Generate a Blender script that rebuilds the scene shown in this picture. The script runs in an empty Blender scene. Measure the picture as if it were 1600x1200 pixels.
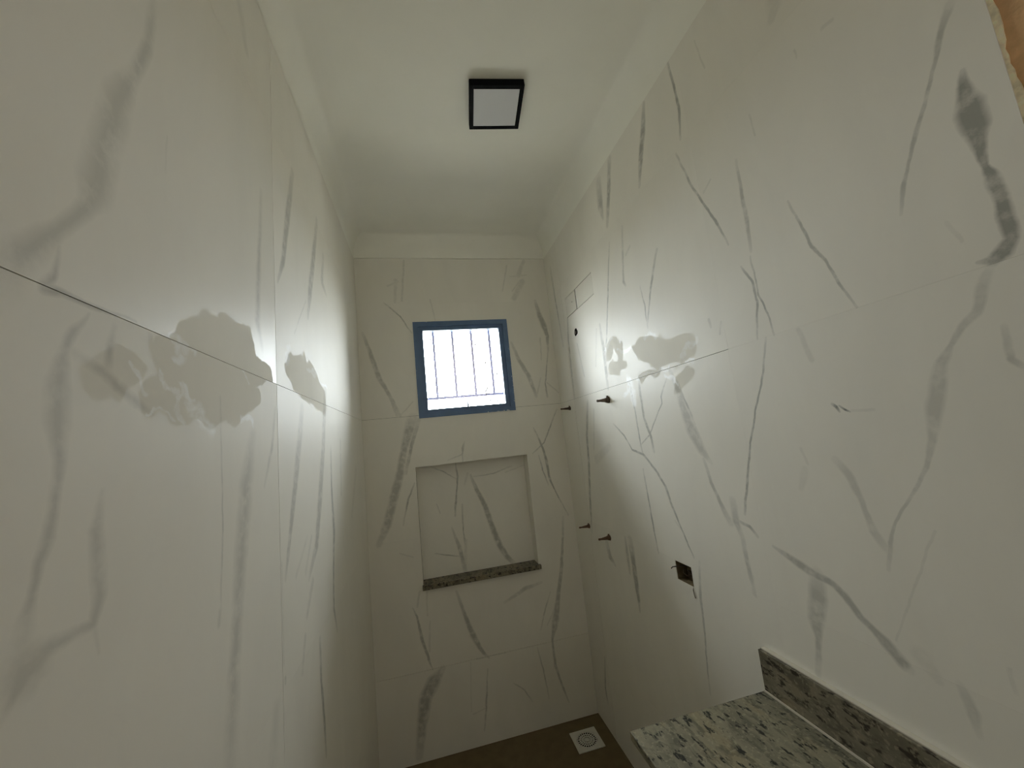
import bpy, bmesh, math, random
from mathutils import Matrix, Vector
random.seed(7)
SC = bpy.context.scene
COL = SC.collection

# ------------------------------------------------------------------ camera
cd = bpy.data.cameras.new('camera')
cam = bpy.data.objects.new('camera', cd); COL.objects.link(cam)
cd.sensor_fit = 'HORIZONTAL'; cd.sensor_width = 36.0
cd.lens = 610.724 / 1600 * 36.0
cd.clip_start = 0.02
R_ = Vector((0.97113224, -0.21519172, -0.10293053))
U_ = Vector((0.06991894, -0.15576186, 0.985317))
F_ = Vector((0.22806471, 0.9640699, 0.13621938))
M_ = Matrix((R_, U_, -F_)).transposed().to_4x4()
M_.translation = (0.33686575, -2.35810327, 1.61131686)
cam.matrix_world = M_
SC.camera = cam

# ------------------------------------------------------------------ sky, added fill light, exposure
SKY_STRENGTH = 26.0
HALL_FILL_WATT = 4.5
EXPOSURE = 0.17
wd = bpy.data.worlds.new('overcast_sky'); SC.world = wd; wd.use_nodes = True
bg = wd.node_tree.nodes['Background']
bg.inputs['Color'].default_value = (0.90, 0.96, 1.0, 1)
bg.inputs['Strength'].default_value = SKY_STRENGTH
ld = bpy.data.lights.new('hallway_fill_light', 'AREA'); ld.shape = 'RECTANGLE'; ld.size = 1.0; ld.size_y = 0.9  # added fill light behind the camera, lifts the back wall
ld.energy = HALL_FILL_WATT; ld.color = (1.0, 0.97, 0.92)
lo = bpy.data.objects.new('hallway_fill_light', ld); COL.objects.link(lo); lo.location = (0.6, -4.85, 2.2); lo.rotation_euler = (math.radians(90), 0, 0)
pd = bpy.data.lights.new('window_daylight_portal', 'AREA'); pd.shape = 'RECTANGLE'; pd.size = 0.62; pd.size_y = 0.62
pd.cycles.is_portal = True
po = bpy.data.objects.new('window_daylight_portal', pd); COL.objects.link(po)
po.location = (0.609, 0.215, 2.07); po.rotation_euler = (math.radians(-90), 0, 0)
vs = SC.view_settings
vs.view_transform = 'Standard'; vs.look = 'None'; vs.gamma = 1.0; vs.use_curve_mapping = False
vs.exposure = EXPOSURE
SC.cycles.max_bounces = 8; SC.cycles.diffuse_bounces = 7; SC.cycles.glossy_bounces = 3
SC.cycles.transparent_max_bounces = 8
SC.cycles.use_denoising = True
SC.cycles.filter_width = 1.15
SC.cycles.sample_clamp_indirect = 8.0

# ------------------------------------------------------------------ traced marble veins and film marks
# (strength, [u, v, half_width, u, v, half_width, ...]) in metres on each wall's own plane
VEINS = {
 'L': [
  (0.34,[-1.786,2.291,0.0076,-1.794,2.202,0.0077,-1.824,2.125,0.0075,-1.844,2.069,0.0158,-1.86,1.994,0.0159,-1.871,1.938,0.0174,-1.882,1.903,0.0074,-1.913,1.859,0.0066,-1.948,1.815,0.0129,-1.968,1.788,0.0198]),
  (0.41,[-1.911,1.844,0.0022,-1.914,1.812,0.0034,-1.923,1.796,0.0047,-1.906,1.798,0.0031,-1.864,1.798,0.0024,-1.803,1.802,0.0015]),
  (0.33,[-1.873,1.789,0.0019,-1.89,1.762,0.0046,-1.899,1.743,0.0041,-1.903,1.707,0.0089,-1.902,1.67,0.0107,-1.898,1.634,0.0055,-1.9,1.593,0.0045,-1.905,1.566,0.0053,-1.913,1.546,0.0048,-1.917,1.521,0.0038,-1.923,1.482,0.0086]),
  (0.34,[-1.836,1.785,0.004,-1.842,1.757,0.0047,-1.847,1.73,0.0061]),
  (0.3,[-1.892,1.741,0.0045,-1.851,1.73,0.0051,-1.832,1.718,0.0053,-1.796,1.7,0.0055,-1.769,1.689,0.0034]),
  (0.3,[-1.845,1.599,0.0031,-1.851,1.561,0.0075,-1.844,1.495,0.0075,-1.85,1.47,0.0046,-1.876,1.47,0.0054,-1.899,1.469,0.0069,-1.919,1.461,0.0162,-1.928,1.446,0.0049,-1.935,1.436,0.0039]),
  (0.25,[-1.85,1.47,0.0033,-1.841,1.439,0.0018]),
  (0.34,[-1.465,1.671,0.0125,-1.497,1.572,0.0208,-1.518,1.471,0.0196,-1.535,1.368,0.0158,-1.55,1.272,0.0165,-1.565,1.139,0.0193]),
  (0.31,[-1.594,1.734,0.0023,-1.588,1.508,0.0023,-1.595,1.38,0.0023]),
  (0.46,[-1.597,1.386,0.0047,-1.601,1.367,0.0043]),
  (0.37,[-1.514,2.652,0.0142,-1.473,2.557,0.0098]),
  (0.32,[-1.401,2.252,0.0074,-1.418,2.081,0.0089,-1.434,1.924,0.0106,-1.409,1.865,0.0078]),
  (0.46,[-1.152,2.487,0.0143,-1.212,2.301,0.0178,-1.26,2.142,0.0122,-1.302,2.069,0.0049]),
  (0.46,[-0.869,2.497,0.0143,-0.935,2.323,0.0204,-1.003,2.153,0.0197,-1.035,2.064,0.0096]),
  (0.36,[-0.787,2.397,0.0133,-0.825,2.274,0.0167,-0.76,2.243,0.0094]),
  (0.41,[-1.051,2.112,0.0039,-1.177,1.969,0.0033]),
  (0.41,[-1.126,1.755,0.0171,-1.181,1.61,0.0188,-1.227,1.499,0.0147,-1.263,1.413,0.0095,-1.295,1.341,0.0066]),
  (0.41,[-0.84,1.852,0.0181,-0.899,1.644,0.0214,-0.964,1.482,0.0234,-1.019,1.357,0.0174,-1.108,1.284,0.0082]),
  (0.51,[-0.786,1.644,0.0104,-0.8,1.506,0.0103,-0.787,1.348,0.0152,-0.823,1.206,0.0099,-0.832,1.105,0.009,-0.798,1.02,0.0076]),
  (0.41,[-0.61,1.67,0.0131,-0.64,1.466,0.0125]),
  (0.56,[-1.072,1.267,0.0123,-1.136,1.2,0.0087]),
  (0.61,[-1.019,1.087,0.0105,-1.019,0.984,0.0097,-1.001,0.856,0.0097,-0.992,0.767,0.0065]),
  (0.51,[-1.158,1.156,0.0089,-1.187,1.087,0.0089]),
  (0.31,[-1.318,1.383,0.0042,-1.316,1.166,0.004]),
  (0.72,[-1.31,1.136,0.0064,-1.31,1.13,0.006]),
  (0.31,[-1.366,1.105,0.0159,-1.395,1.019,0.0214]),
  (0.36,[-1.07,1.39,0.0061,-1.136,1.309,0.0087]),
  (0.31,[-0.275,1.534,0.023,-0.43,1.345,0.0138]),
  (0.2,[-1.749,2.101,0.0021,-1.753,2.041,0.0021]),
  (0.31,[-1.217,1.325,0.0066,-1.114,1.396,0.0069]),
  (0.31,[-1.338,1.735,0.0059,-1.363,1.645,0.0056,-1.41,1.564,0.0048]),
 ],
 'B': [
  (0.69,[0.292,2.763,0.0056,0.264,2.503,0.0056]),
  (0.45,[0.235,2.635,0.0113,0.223,2.496,0.007]),
  (0.44,[0.184,2.598,0.0058,0.249,2.626,0.0058]),
  (0.62,[0.159,2.493,0.004,0.247,2.406,0.004,0.308,2.3,0.004]),
  (0.5,[0.027,2.312,0.0071,0.064,2.194,0.0107,0.105,2.038,0.0128,0.163,1.921,0.0089,0.21,1.804,0.0088]),
  (0.47,[0.118,2.007,0.0089,0.163,1.913,0.0071,0.192,1.806,0.0071]),
  (0.5,[0.21,1.804,0.0035,0.287,1.881,0.0039]),
  (0.5,[0.28,1.779,0.0298,0.259,1.725,0.0263,0.223,1.619,0.0179,0.19,1.478,0.0197,0.147,1.342,0.0218,0.105,1.209,0.0202,0.055,1.108,0.0148]),
  (0.56,[0.313,1.773,0.0126,0.259,1.615,0.009,0.221,1.474,0.0089]),
  (0.62,[0.267,1.415,0.0037,0.226,1.331,0.0054,0.19,1.196,0.0033]),
  (0.5,[0.163,1.047,0.0034,0.23,1.015,0.0032]),
  (0.5,[0.433,2.508,0.0038,0.454,2.375,0.0038]),
  (0.56,[1.06,2.761,0.0108,1.014,2.662,0.015]),
  (0.56,[1.035,2.618,0.0172,0.967,2.505,0.0169]),
  (0.56,[0.943,2.729,0.0044,0.895,2.554,0.0042]),
  (0.44,[0.957,2.654,0.0045,1.067,2.662,0.0045]),
  (0.5,[0.959,2.553,0.0041,1.023,2.627,0.0043]),
  (0.56,[1.108,2.484,0.0087,1.124,2.396,0.0132,1.149,2.308,0.0179,1.163,2.243,0.0107,1.158,2.136,0.0045]),
  (0.62,[1.113,2.232,0.0045,1.105,2.088,0.0043]),
  (0.62,[1.154,2.136,0.0042,1.112,1.929,0.0042,1.115,1.846,0.0064]),
  (0.62,[1.125,1.936,0.0044,1.195,1.869,0.0043]),
  (0.47,[0.919,2.212,0.0065,0.96,2.084,0.0123,1.005,1.998,0.013,1.029,1.914,0.0108,1.043,1.852,0.0086]),
  (0.5,[1.043,1.852,0.0063,1.087,1.972,0.0042]),
  (0.5,[1.234,2.571,0.0045,1.221,2.393,0.0045,1.243,2.253,0.0046]),
  (0.62,[1.004,1.662,0.0042,1.047,1.531,0.0064,1.062,1.451,0.0084,1.067,1.353,0.0064,1.088,1.285,0.004,1.161,1.11,0.0042]),
  (0.56,[1.017,1.487,0.004,1.031,1.396,0.004,1.058,1.308,0.004]),
  (0.5,[0.978,1.503,0.0039,1.059,1.561,0.0041,1.124,1.683,0.0042,1.168,1.76,0.0041]),
  (0.5,[1.127,1.104,0.0065,1.103,0.95,0.0065,1.077,0.807,0.0101,1.037,0.653,0.0123,1.007,0.535,0.0192,0.975,0.437,0.0057,0.977,0.3,0.0074,1.008,0.176,0.0054,1.032,0.093,0.0038]),
  (0.5,[1.015,0.604,0.0062,0.954,0.521,0.0038]),
  (0.44,[0.883,0.415,0.0037,0.906,0.282,0.0037,0.919,0.139,0.0037]),
  (0.55,[0.452,0.797,0.0068,0.493,0.652,0.0101,0.527,0.545,0.0149,0.572,0.453,0.008,0.605,0.42,0.0047]),
  (0.56,[0.255,0.83,0.0054,0.236,0.757,0.0053]),
  (0.5,[0.292,0.823,0.0053,0.287,0.701,0.0035]),
  (0.56,[0.212,0.755,0.0032,0.233,0.702,0.0048,0.252,0.585,0.0079,0.278,0.483,0.0062,0.294,0.429,0.0033]),
  (0.5,[0.299,0.673,0.0033,0.284,0.52,0.0053]),
  (0.6,[0.348,0.42,0.0143,0.297,0.368,0.031,0.248,0.301,0.029,0.223,0.184,0.0236,0.197,0.034,0.0186]),
  (0.56,[0.589,0.368,0.0036,0.566,0.196,0.005,0.543,0.069,0.0036]),
  (0.44,[0.557,0.176,0.0035,0.492,0.163,0.0036]),
  (0.39,[0.716,0.687,0.0069,0.844,0.741,0.011,0.947,0.758,0.0073]),
  (0.44,[0.727,0.262,0.0032,0.785,0.216,0.0033,0.822,0.149,0.0033]),
  (0.38,[0.995,0.696,0.0039,0.954,0.615,0.0039,0.913,0.501,0.0038]),
  (0.44,[0.534,0.429,0.0033,0.697,0.427,0.0033]),
  (0.38,[0.498,0.42,0.0035,0.483,0.177,0.0035]),
  (0.44,[0.548,1.416,0.0038,0.552,1.584,0.0038,0.57,1.619,0.0038]),
  (0.5,[0.464,1.522,0.0035,0.548,1.546,0.0038,0.569,1.612,0.0038]),
 ],
 'N': [
  (0.62,[0.596,1.415,0.0059,0.627,1.323,0.0117,0.669,1.222,0.0137,0.698,1.105,0.0151,0.733,0.987,0.0154,0.773,0.907,0.0147,0.823,0.854,0.0094]),
  (0.62,[0.513,1.494,0.004,0.518,1.413,0.0056,0.509,1.357,0.004,0.493,1.247,0.0057,0.484,1.188,0.0057]),
  (0.56,[0.531,1.249,0.0056,0.526,1.093,0.0038,0.53,1.012,0.0056]),
  (0.5,[0.46,1.122,0.0052,0.495,1.007,0.0109,0.506,0.95,0.0113,0.52,0.851,0.0129]),
  (0.45,[0.536,1.037,0.0076,0.517,0.859,0.0095]),
  (0.5,[0.364,1.493,0.0038,0.444,1.449,0.0037,0.509,1.403,0.0037]),
  (0.56,[0.381,1.269,0.0037,0.399,1.215,0.0037]),
  (0.56,[0.353,0.993,0.0035,0.425,0.971,0.0035,0.499,0.955,0.0035]),
  (0.44,[0.816,1.404,0.0038,0.944,1.437,0.0041]),
  (0.44,[0.581,1.425,0.0061,0.557,1.367,0.0058]),
  (0.38,[0.615,1.402,0.004,0.735,1.406,0.0038,0.861,1.439,0.004]),
 ],
 'R': [
  (0.75,[-1.995,2.108,0.0036,-1.99,2.084,0.0072,-1.991,2.044,0.0157,-1.991,2.01,0.0136,-1.988,1.985,0.008,-1.99,1.948,0.0036,-1.993,1.922,0.0078,-1.995,1.895,0.0083,-1.995,1.863,0.0093,-1.995,1.826,0.0081,-1.983,1.812,0.0101,-1.969,1.803,0.0077,-1.955,1.807,0.0031]),
  (0.45,[-2.0,2.22,0.0067,-1.984,2.191,0.0046,-1.96,2.133,0.003,-1.945,2.099,0.0032,-1.923,2.058,0.0041,-1.903,2.012,0.0027,-1.891,1.983,0.0044,-1.877,1.936,0.0028]),
  (0.3,[-1.963,1.793,0.0049,-1.951,1.767,0.0076,-1.937,1.73,0.0064,-1.918,1.715,0.0054,-1.897,1.688,0.0038,-1.879,1.659,0.0088,-1.857,1.595,0.0124,-1.84,1.529,0.0054,-1.824,1.484,0.004,-1.807,1.455,0.0031,-1.778,1.412,0.0029,-1.756,1.379,0.0025,-1.738,1.334,0.0039,-1.723,1.282,0.0037]),
  (0.27,[-1.666,1.493,0.0083,-1.686,1.464,0.009,-1.701,1.414,0.0061,-1.704,1.389,0.0053,-1.712,1.352,0.0079,-1.731,1.32,0.0074]),
  (0.35,[-1.962,1.701,0.0038,-1.96,1.652,0.0045,-1.973,1.632,0.0039]),
  (0.5,[-1.683,2.089,0.0027,-1.7,2.023,0.0033,-1.714,1.961,0.0034,-1.736,1.92,0.003,-1.751,1.863,0.003,-1.773,1.799,0.0022]),
  (0.39,[-1.645,1.791,0.0059,-1.66,1.716,0.006]),
  (0.35,[-1.756,2.556,0.0257,-1.735,2.518,0.01]),
  (0.69,[-1.393,2.783,0.005,-1.403,2.689,0.0047,-1.408,2.591,0.0054,-1.39,2.497,0.0047]),
  (0.67,[-1.246,2.761,0.0088,-1.212,2.668,0.0153,-1.177,2.591,0.0139,-1.144,2.504,0.0067]),
  (0.67,[-0.968,2.755,0.0145,-0.925,2.633,0.0148,-0.874,2.506,0.0122]),
  (0.5,[-0.851,2.732,0.0238,-0.839,2.628,0.0227,-0.844,2.555,0.0081]),
  (0.62,[-1.36,2.471,0.0034,-1.401,2.329,0.0042,-1.437,2.241,0.0037,-1.47,2.159,0.004,-1.498,2.081,0.0028]),
  (0.47,[-1.572,2.283,0.0037,-1.568,2.192,0.0055,-1.568,2.101,0.0063,-1.562,2.029,0.0046]),
  (0.69,[-1.524,2.004,0.0028,-1.548,1.951,0.0034,-1.552,1.896,0.0036,-1.53,1.8,0.0027]),
  (0.62,[-1.557,2.017,0.0027,-1.559,1.911,0.0026,-1.575,1.854,0.0025,-1.581,1.797,0.0026]),
  (0.62,[-1.556,1.796,0.0031,-1.517,1.683,0.0029,-1.482,1.619,0.0027,-1.441,1.518,0.0032,-1.393,1.375,0.0041,-1.379,1.334,0.0039]),
  (0.53,[-1.185,2.228,0.006,-1.126,2.132,0.0063,-1.096,2.068,0.0042,-1.062,1.992,0.0043]),
  (0.5,[-1.049,2.144,0.0039,-1.061,2.056,0.0042,-1.057,1.975,0.0043]),
  (0.44,[-0.988,2.43,0.0075,-0.936,2.214,0.0076,-0.951,2.19,0.0053]),
  (0.5,[-0.868,2.423,0.0059,-0.801,2.241,0.0059,-0.721,2.022,0.0062,-0.687,1.975,0.006]),
  (0.62,[-0.671,2.106,0.0098,-0.676,1.987,0.0131,-0.671,1.879,0.0127,-0.666,1.796,0.0099]),
  (0.47,[-0.631,2.095,0.007,-0.57,1.924,0.0071]),
  (0.5,[-0.376,2.087,0.0083,-0.415,1.899,0.0078]),
  (0.62,[-0.413,1.76,0.0116,-0.348,1.585,0.0124,-0.329,1.446,0.0124,-0.279,1.236,0.0126,-0.247,1.052,0.0085]),
  (0.44,[-0.48,1.713,0.0074,-0.416,1.509,0.0076]),
  (0.35,[-0.431,1.456,0.0224,-0.597,1.522,0.0174]),
  (0.56,[-0.669,1.629,0.0043,-0.756,1.573,0.0045,-0.81,1.508,0.0039,-0.892,1.49,0.0052,-0.967,1.43,0.0059,-1.015,1.374,0.0062,-1.032,1.318,0.0063,-1.061,1.255,0.0041,-1.096,1.186,0.0041,-1.119,1.146,0.0037]),
  (0.53,[-0.867,1.786,0.0052,-0.878,1.676,0.005,-0.882,1.543,0.0048,-0.89,1.485,0.0051]),
  (0.62,[-0.942,1.795,0.0072,-0.936,1.722,0.0072,-0.94,1.631,0.0068,-0.967,1.561,0.0068,-0.973,1.502,0.0068]),
  (0.62,[-0.875,1.43,0.0051,-0.883,1.286,0.0049,-0.889,1.188,0.0046,-0.898,1.107,0.0047]),
  (0.5,[-1.126,1.768,0.0034,-1.074,1.705,0.0037,-1.072,1.681,0.0032,-0.959,1.567,0.0034,-0.876,1.524,0.003]),
  (0.38,[-1.146,1.799,0.0083,-1.179,1.714,0.0131,-1.189,1.647,0.016,-1.212,1.58,0.0227,-1.243,1.517,0.0177,-1.281,1.47,0.0057]),
  (0.43,[-1.249,1.481,0.0062,-1.266,1.408,0.0063,-1.289,1.352,0.0074,-1.319,1.296,0.0112]),
  (0.5,[-1.18,1.745,0.0048,-1.208,1.666,0.0048,-1.235,1.596,0.0044]),
  (0.38,[-1.343,1.363,0.0126,-1.341,1.305,0.0119,-1.355,1.263,0.0082]),
  (0.53,[-1.349,1.31,0.0041,-1.391,1.3,0.0046,-1.41,1.278,0.0051]),
  (0.43,[-1.356,1.267,0.0077,-1.357,1.194,0.0077,-1.365,1.111,0.0049]),
  (0.5,[-1.457,1.264,0.0038,-1.498,1.248,0.0083,-1.535,1.235,0.0091,-1.565,1.225,0.009,-1.6,1.217,0.0072,-1.624,1.201,0.0084,-1.649,1.165,0.0078,-1.67,1.149,0.0071,-1.69,1.133,0.0115,-1.712,1.109,0.012,-1.723,1.102,0.0076]),
  (0.42,[-1.567,1.227,0.0155,-1.559,1.178,0.019,-1.539,1.115,0.0178,-1.539,1.073,0.0072,-1.518,0.99,0.008]),
  (0.28,[-1.747,1.137,0.0151,-1.765,1.106,0.008]),
  (0.3,[-1.868,1.176,0.0034,-1.867,1.142,0.0031]),
  (0.3,[-1.797,1.115,0.0059,-1.806,1.081,0.0091,-1.807,1.042,0.0049]),
  (0.62,[-0.678,1.101,0.0243,-0.679,1.025,0.0182,-0.68,0.95,0.0175,-0.68,0.857,0.012,-0.678,0.808,0.0057]),
  (0.56,[-0.633,1.105,0.0095,-0.634,1.027,0.0125,-0.631,0.954,0.009]),
  (0.5,[-0.425,1.045,0.0163,-0.441,0.977,0.0195,-0.493,0.946,0.0062]),
  (0.38,[-1.042,1.254,0.0037,-1.083,1.218,0.0036]),
  (0.47,[-1.144,1.14,0.0045,-1.119,1.026,0.0061,-1.115,0.934,0.0047,-1.096,0.797,0.0033,-1.089,0.705,0.0034]),
  (0.39,[-1.366,1.162,0.0053,-1.359,1.114,0.0052]),
  (0.62,[-0.204,0.392,0.0077,-0.16,0.219,0.0082,-0.169,0.148,0.0097]),
  (0.94,[-1.685,1.611,0.0029,-1.692,1.605,0.0031,-1.696,1.595,0.0022]),
  (0.94,[-1.699,1.607,0.0022,-1.708,1.598,0.0021,-1.716,1.593,0.002]),
  (0.34,[-1.72,1.596,0.003,-1.762,1.593,0.0032]),
  (0.31,[-1.591,1.515,0.0045,-1.6,1.482,0.0033]),
  (0.25,[-1.59,1.466,0.0098,-1.571,1.424,0.0069]),
  (0.31,[-1.932,1.887,0.0033,-1.942,1.849,0.0027]),
  (0.39,[-1.828,2.383,0.0049,-1.848,2.379,0.0036]),
  (0.4,[-1.513,2.719,0.003,-1.53,2.608,0.0027]),
  (0.4,[-1.633,2.362,0.0022,-1.638,2.299,0.0025]),
  (0.56,[-1.373,1.903,0.0049,-1.378,1.879,0.0035]),
  (0.5,[-1.421,1.881,0.0036,-1.408,1.849,0.0039]),
  (0.44,[-1.477,2.295,0.0028,-1.445,2.276,0.0044]),
  (0.38,[-1.767,2.399,0.0022,-1.77,2.379,0.0022]),
  (0.44,[-0.108,2.656,0.016,-0.128,2.434,0.0104,-0.164,2.135,0.01]),
  (0.44,[-0.311,2.365,0.0098,-0.257,2.149,0.0098,-0.245,1.96,0.0096,-0.242,1.802,0.0096]),
  (0.34,[-1.813,1.373,0.0024,-1.709,1.148,0.0019]),
  (0.44,[-1.021,2.327,0.0067,-0.985,2.309,0.0065]),
 ],
}
FILM = {
 'L': [
  ('w',[-1.756,1.765,0.0256,-1.626,1.817,0.0556,-1.491,1.811,0.0369,-1.374,1.813,0.0247]),
  ('w',[-1.767,1.712,0.0298,-1.625,1.73,0.0496,-1.447,1.752,0.0248]),
  ('w',[-1.842,1.717,0.0272,-1.814,1.752,0.0234]),
  ('w',[-1.582,1.87,0.0273,-1.475,1.842,0.0423]),
  ('w',[-1.785,1.706,0.0149,-1.734,1.698,0.0108]),
  ('w',[-1.219,1.854,0.0366,-1.078,1.853,0.0724,-0.874,1.812,0.0459]),
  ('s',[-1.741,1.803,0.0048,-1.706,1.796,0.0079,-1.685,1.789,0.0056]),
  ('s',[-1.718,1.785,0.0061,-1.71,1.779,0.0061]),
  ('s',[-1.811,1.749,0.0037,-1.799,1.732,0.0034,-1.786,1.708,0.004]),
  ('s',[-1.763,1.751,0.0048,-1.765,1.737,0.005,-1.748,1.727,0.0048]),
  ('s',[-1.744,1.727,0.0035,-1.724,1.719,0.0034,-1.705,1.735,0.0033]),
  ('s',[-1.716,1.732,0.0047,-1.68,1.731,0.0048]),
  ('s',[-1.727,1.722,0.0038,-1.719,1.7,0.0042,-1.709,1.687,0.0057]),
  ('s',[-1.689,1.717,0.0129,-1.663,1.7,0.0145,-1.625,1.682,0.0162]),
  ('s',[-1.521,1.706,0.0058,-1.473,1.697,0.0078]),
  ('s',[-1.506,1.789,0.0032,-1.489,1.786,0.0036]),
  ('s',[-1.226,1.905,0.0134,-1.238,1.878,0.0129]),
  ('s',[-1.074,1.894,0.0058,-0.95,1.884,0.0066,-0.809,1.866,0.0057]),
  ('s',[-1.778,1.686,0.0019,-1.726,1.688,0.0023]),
 ],
 'R': [
  ('w',[-0.984,1.91,0.0451,-1.124,1.863,0.0576,-1.262,1.841,0.0373]),
  ('w',[-0.73,1.964,0.0386,-0.792,2.002,0.0145,-0.819,1.931,0.0349]),
  ('w',[-0.725,1.883,0.0342,-0.843,1.874,0.0286]),
  ('w',[-0.953,1.798,0.0131,-1.087,1.799,0.0143]),
  ('w',[-1.184,1.736,0.0259,-1.259,1.766,0.0207]),
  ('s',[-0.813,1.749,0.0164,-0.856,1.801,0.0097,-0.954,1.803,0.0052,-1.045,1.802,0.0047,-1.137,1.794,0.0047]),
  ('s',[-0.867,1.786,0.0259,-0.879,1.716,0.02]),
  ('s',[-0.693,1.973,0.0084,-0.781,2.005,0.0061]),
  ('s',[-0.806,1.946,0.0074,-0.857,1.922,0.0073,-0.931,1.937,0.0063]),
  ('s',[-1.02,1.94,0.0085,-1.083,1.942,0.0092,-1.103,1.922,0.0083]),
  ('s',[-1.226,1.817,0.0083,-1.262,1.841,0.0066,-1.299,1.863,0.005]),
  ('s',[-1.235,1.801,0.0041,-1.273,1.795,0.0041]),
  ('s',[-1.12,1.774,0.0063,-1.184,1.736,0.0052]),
 ],
}
W = 1.2; H = 2.776; HC = 2.947; YB = -2.6; YR = -2.035
GAP = 0.0010; TIGHT = 0.00012
# butt joints laid so tight that they cannot be seen from across the room
HAIR = {(k, 'v', 2.483) for k in 'LRB'} | {('L', 'v', 1.113), ('B', 'v', 1.113), ('R', 'u', -1.428), ('L', 'v', 0.43), ('R', 'v', 1.113), ('R', 'v', 0.43), ('R', 'u', YR), ('L', 'u', 0.0), ('R', 'u', 0.0), ('B', 'u', 0), ('B', 'u', W)}

# ------------------------------------------------------------------ helpers
def link(o, parent=None):
    COL.objects.link(o)
    if parent is not None: o.parent = parent
    return o

class MB:
    def __init__(s): s.bm = bmesh.new()
    def box(s, x0, x1, y0, y1, z0, z1, bev=0):
        vs_ = [s.bm.verts.new((x, y, z)) for x in (x0, x1) for y in (y0, y1) for z in (z0, z1)]
        fs = [s.bm.faces.new([vs_[i] for i in q]) for q in
              ((0, 1, 3, 2), (4, 6, 7, 5), (0, 4, 5, 1), (2, 3, 7, 6), (0, 2, 6, 4), (1, 5, 7, 3))]
        if bev:
            es = list({e for f in fs for e in f.edges})
            bmesh.ops.bevel(s.bm, geom=es, offset=bev, segments=2, affect='EDGES', profile=0.7)
        return s
    def lathe(s, prof, axis, org, n=16, wob=None):
        # prof: list of (radius, distance along axis)
        a = Vector(axis).normalized(); t = Vector((0, 0, 1)) if abs(a.z) < .9 else Vector((0, 1, 0))
        u = a.cross(t).normalized(); v = a.cross(u); o = Vector(org)
        rings = []
        for r, d in prof:
            rings.append([s.bm.verts.new(o + a * d + (u * math.cos(2 * math.pi * k / n) + v * math.sin(2 * math.pi * k / n)) *
                          (r * (1 + (wob(k) if wob else 0)))) for k in range(n)])
        for A, B in zip(rings, rings[1:]):
            for k in range(n):
                s.bm.faces.new((A[k], A[(k + 1) % n], B[(k + 1) % n], B[k]))
        s.bm.faces.new(rings[0][::-1]); s.bm.faces.new(rings[-1])
        return s
    def tube(s, pts, r, n=6):
        P = [Vector(q) for q in pts]; rings = []
        for i, q in enumerate(P):
            d = (P[min(i + 1, len(P) - 1)] - P[max(i - 1, 0)]).normalized()
            t = Vector((0, 0, 1)) if abs(d.z) < .9 else Vector((1, 0, 0))
            u = d.cross(t).normalized(); v = d.cross(u)
            rings.append([s.bm.verts.new(q + (u * math.cos(2 * math.pi * k / n) + v * math.sin(2 * math.pi * k / n)) * r) for k in range(n)])
        for A, B in zip(rings, rings[1:]):
            for k in range(n): s.bm.faces.new((A[k], A[(k + 1) % n], B[(k + 1) % n], B[k]))
        s.bm.faces.new(rings[0][::-1]); s.bm.faces.new(rings[-1])
        return s
    def poly(s, pts):
        s.bm.faces.new([s.bm.verts.new(q) for q in pts]); return s
    def build(s, name, mat, parent=None, smooth=False, loc=None):
        bmesh.ops.remove_doubles(s.bm, verts=s.bm.verts, dist=1e-6)
        bmesh.ops.recalc_face_normals(s.bm, faces=s.bm.faces)
        if loc is not None:
            bmesh.ops.translate(s.bm, verts=s.bm.verts, vec=-Vector(loc))
        me = bpy.data.meshes.new(name); s.bm.to_mesh(me); s.bm.free()
        if mat: me.materials.append(mat)
        if smooth:
            for q in me.polygons: q.use_smooth = True
        o = bpy.data.objects.new(name, me)
        if loc is not None: o.location = loc
        return link(o, parent)

def empty(name, loc):
    o = bpy.data.objects.new(name, None); o.location = loc; o.empty_display_size = 0.05
    return link(o)
def child(o, par):
    # parent o (already placed in world space) to an unrotated parent
    o.parent = par; o.location = Vector(o.location) - Vector(par.location); return o
def tag(o, label, cat, group=None):
    o['label'] = label; o['category'] = cat
    if group: o['group'] = group
    return o
def struct(o):
    o['kind'] = 'structure'; return o

# ------------------------------------------------------------------ materials
def newmat(name):
    m = bpy.data.materials.new(name); m.use_nodes = True
    nt = m.node_tree
    return m, nt, nt.nodes['Principled BSDF']
def nd(nt, t, **kw):
    n = nt.nodes.new(t)
    for k, v in kw.items():
        if k.startswith('i_'): n.inputs[int(k[2:])].default_value = v
        else: setattr(n, k, v)
    return n
def math_(nt, op, a, b=None, c=None, clamp=False):
    n = nt.nodes.new('ShaderNodeMath'); n.operation = op; n.use_clamp = clamp
    for i, v in enumerate((a, b, c)):
        if v is None: continue
        if isinstance(v, (int, float)): n.inputs[i].default_value = v
        else: nt.links.new(v, n.inputs[i])
    return n.outputs[0]
def noise(nt, vec, scale, detail=2.0, rough=0.5, col=False, dist=0.0):
    n = nt.nodes.new('ShaderNodeTexNoise'); n.inputs['Scale'].default_value = scale
    n.inputs['Detail'].default_value = detail; n.inputs['Roughness'].default_value = rough
    n.inputs['Distortion'].default_value = dist
    if vec is not None: nt.links.new(vec, n.inputs['Vector'])
    return n.outputs['Color' if col else 0]
def ramp(nt, fac, stops):
    n = nt.nodes.new('ShaderNodeValToRGB'); e = n.color_ramp.elements
    while len(e) < len(stops): e.new(0.5)
    for q, (p_, c_) in zip(e, stops): q.position = p_; q.color = (*c_, 1)
    nt.links.new(fac, n.inputs[0]); return n.outputs[0]
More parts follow.
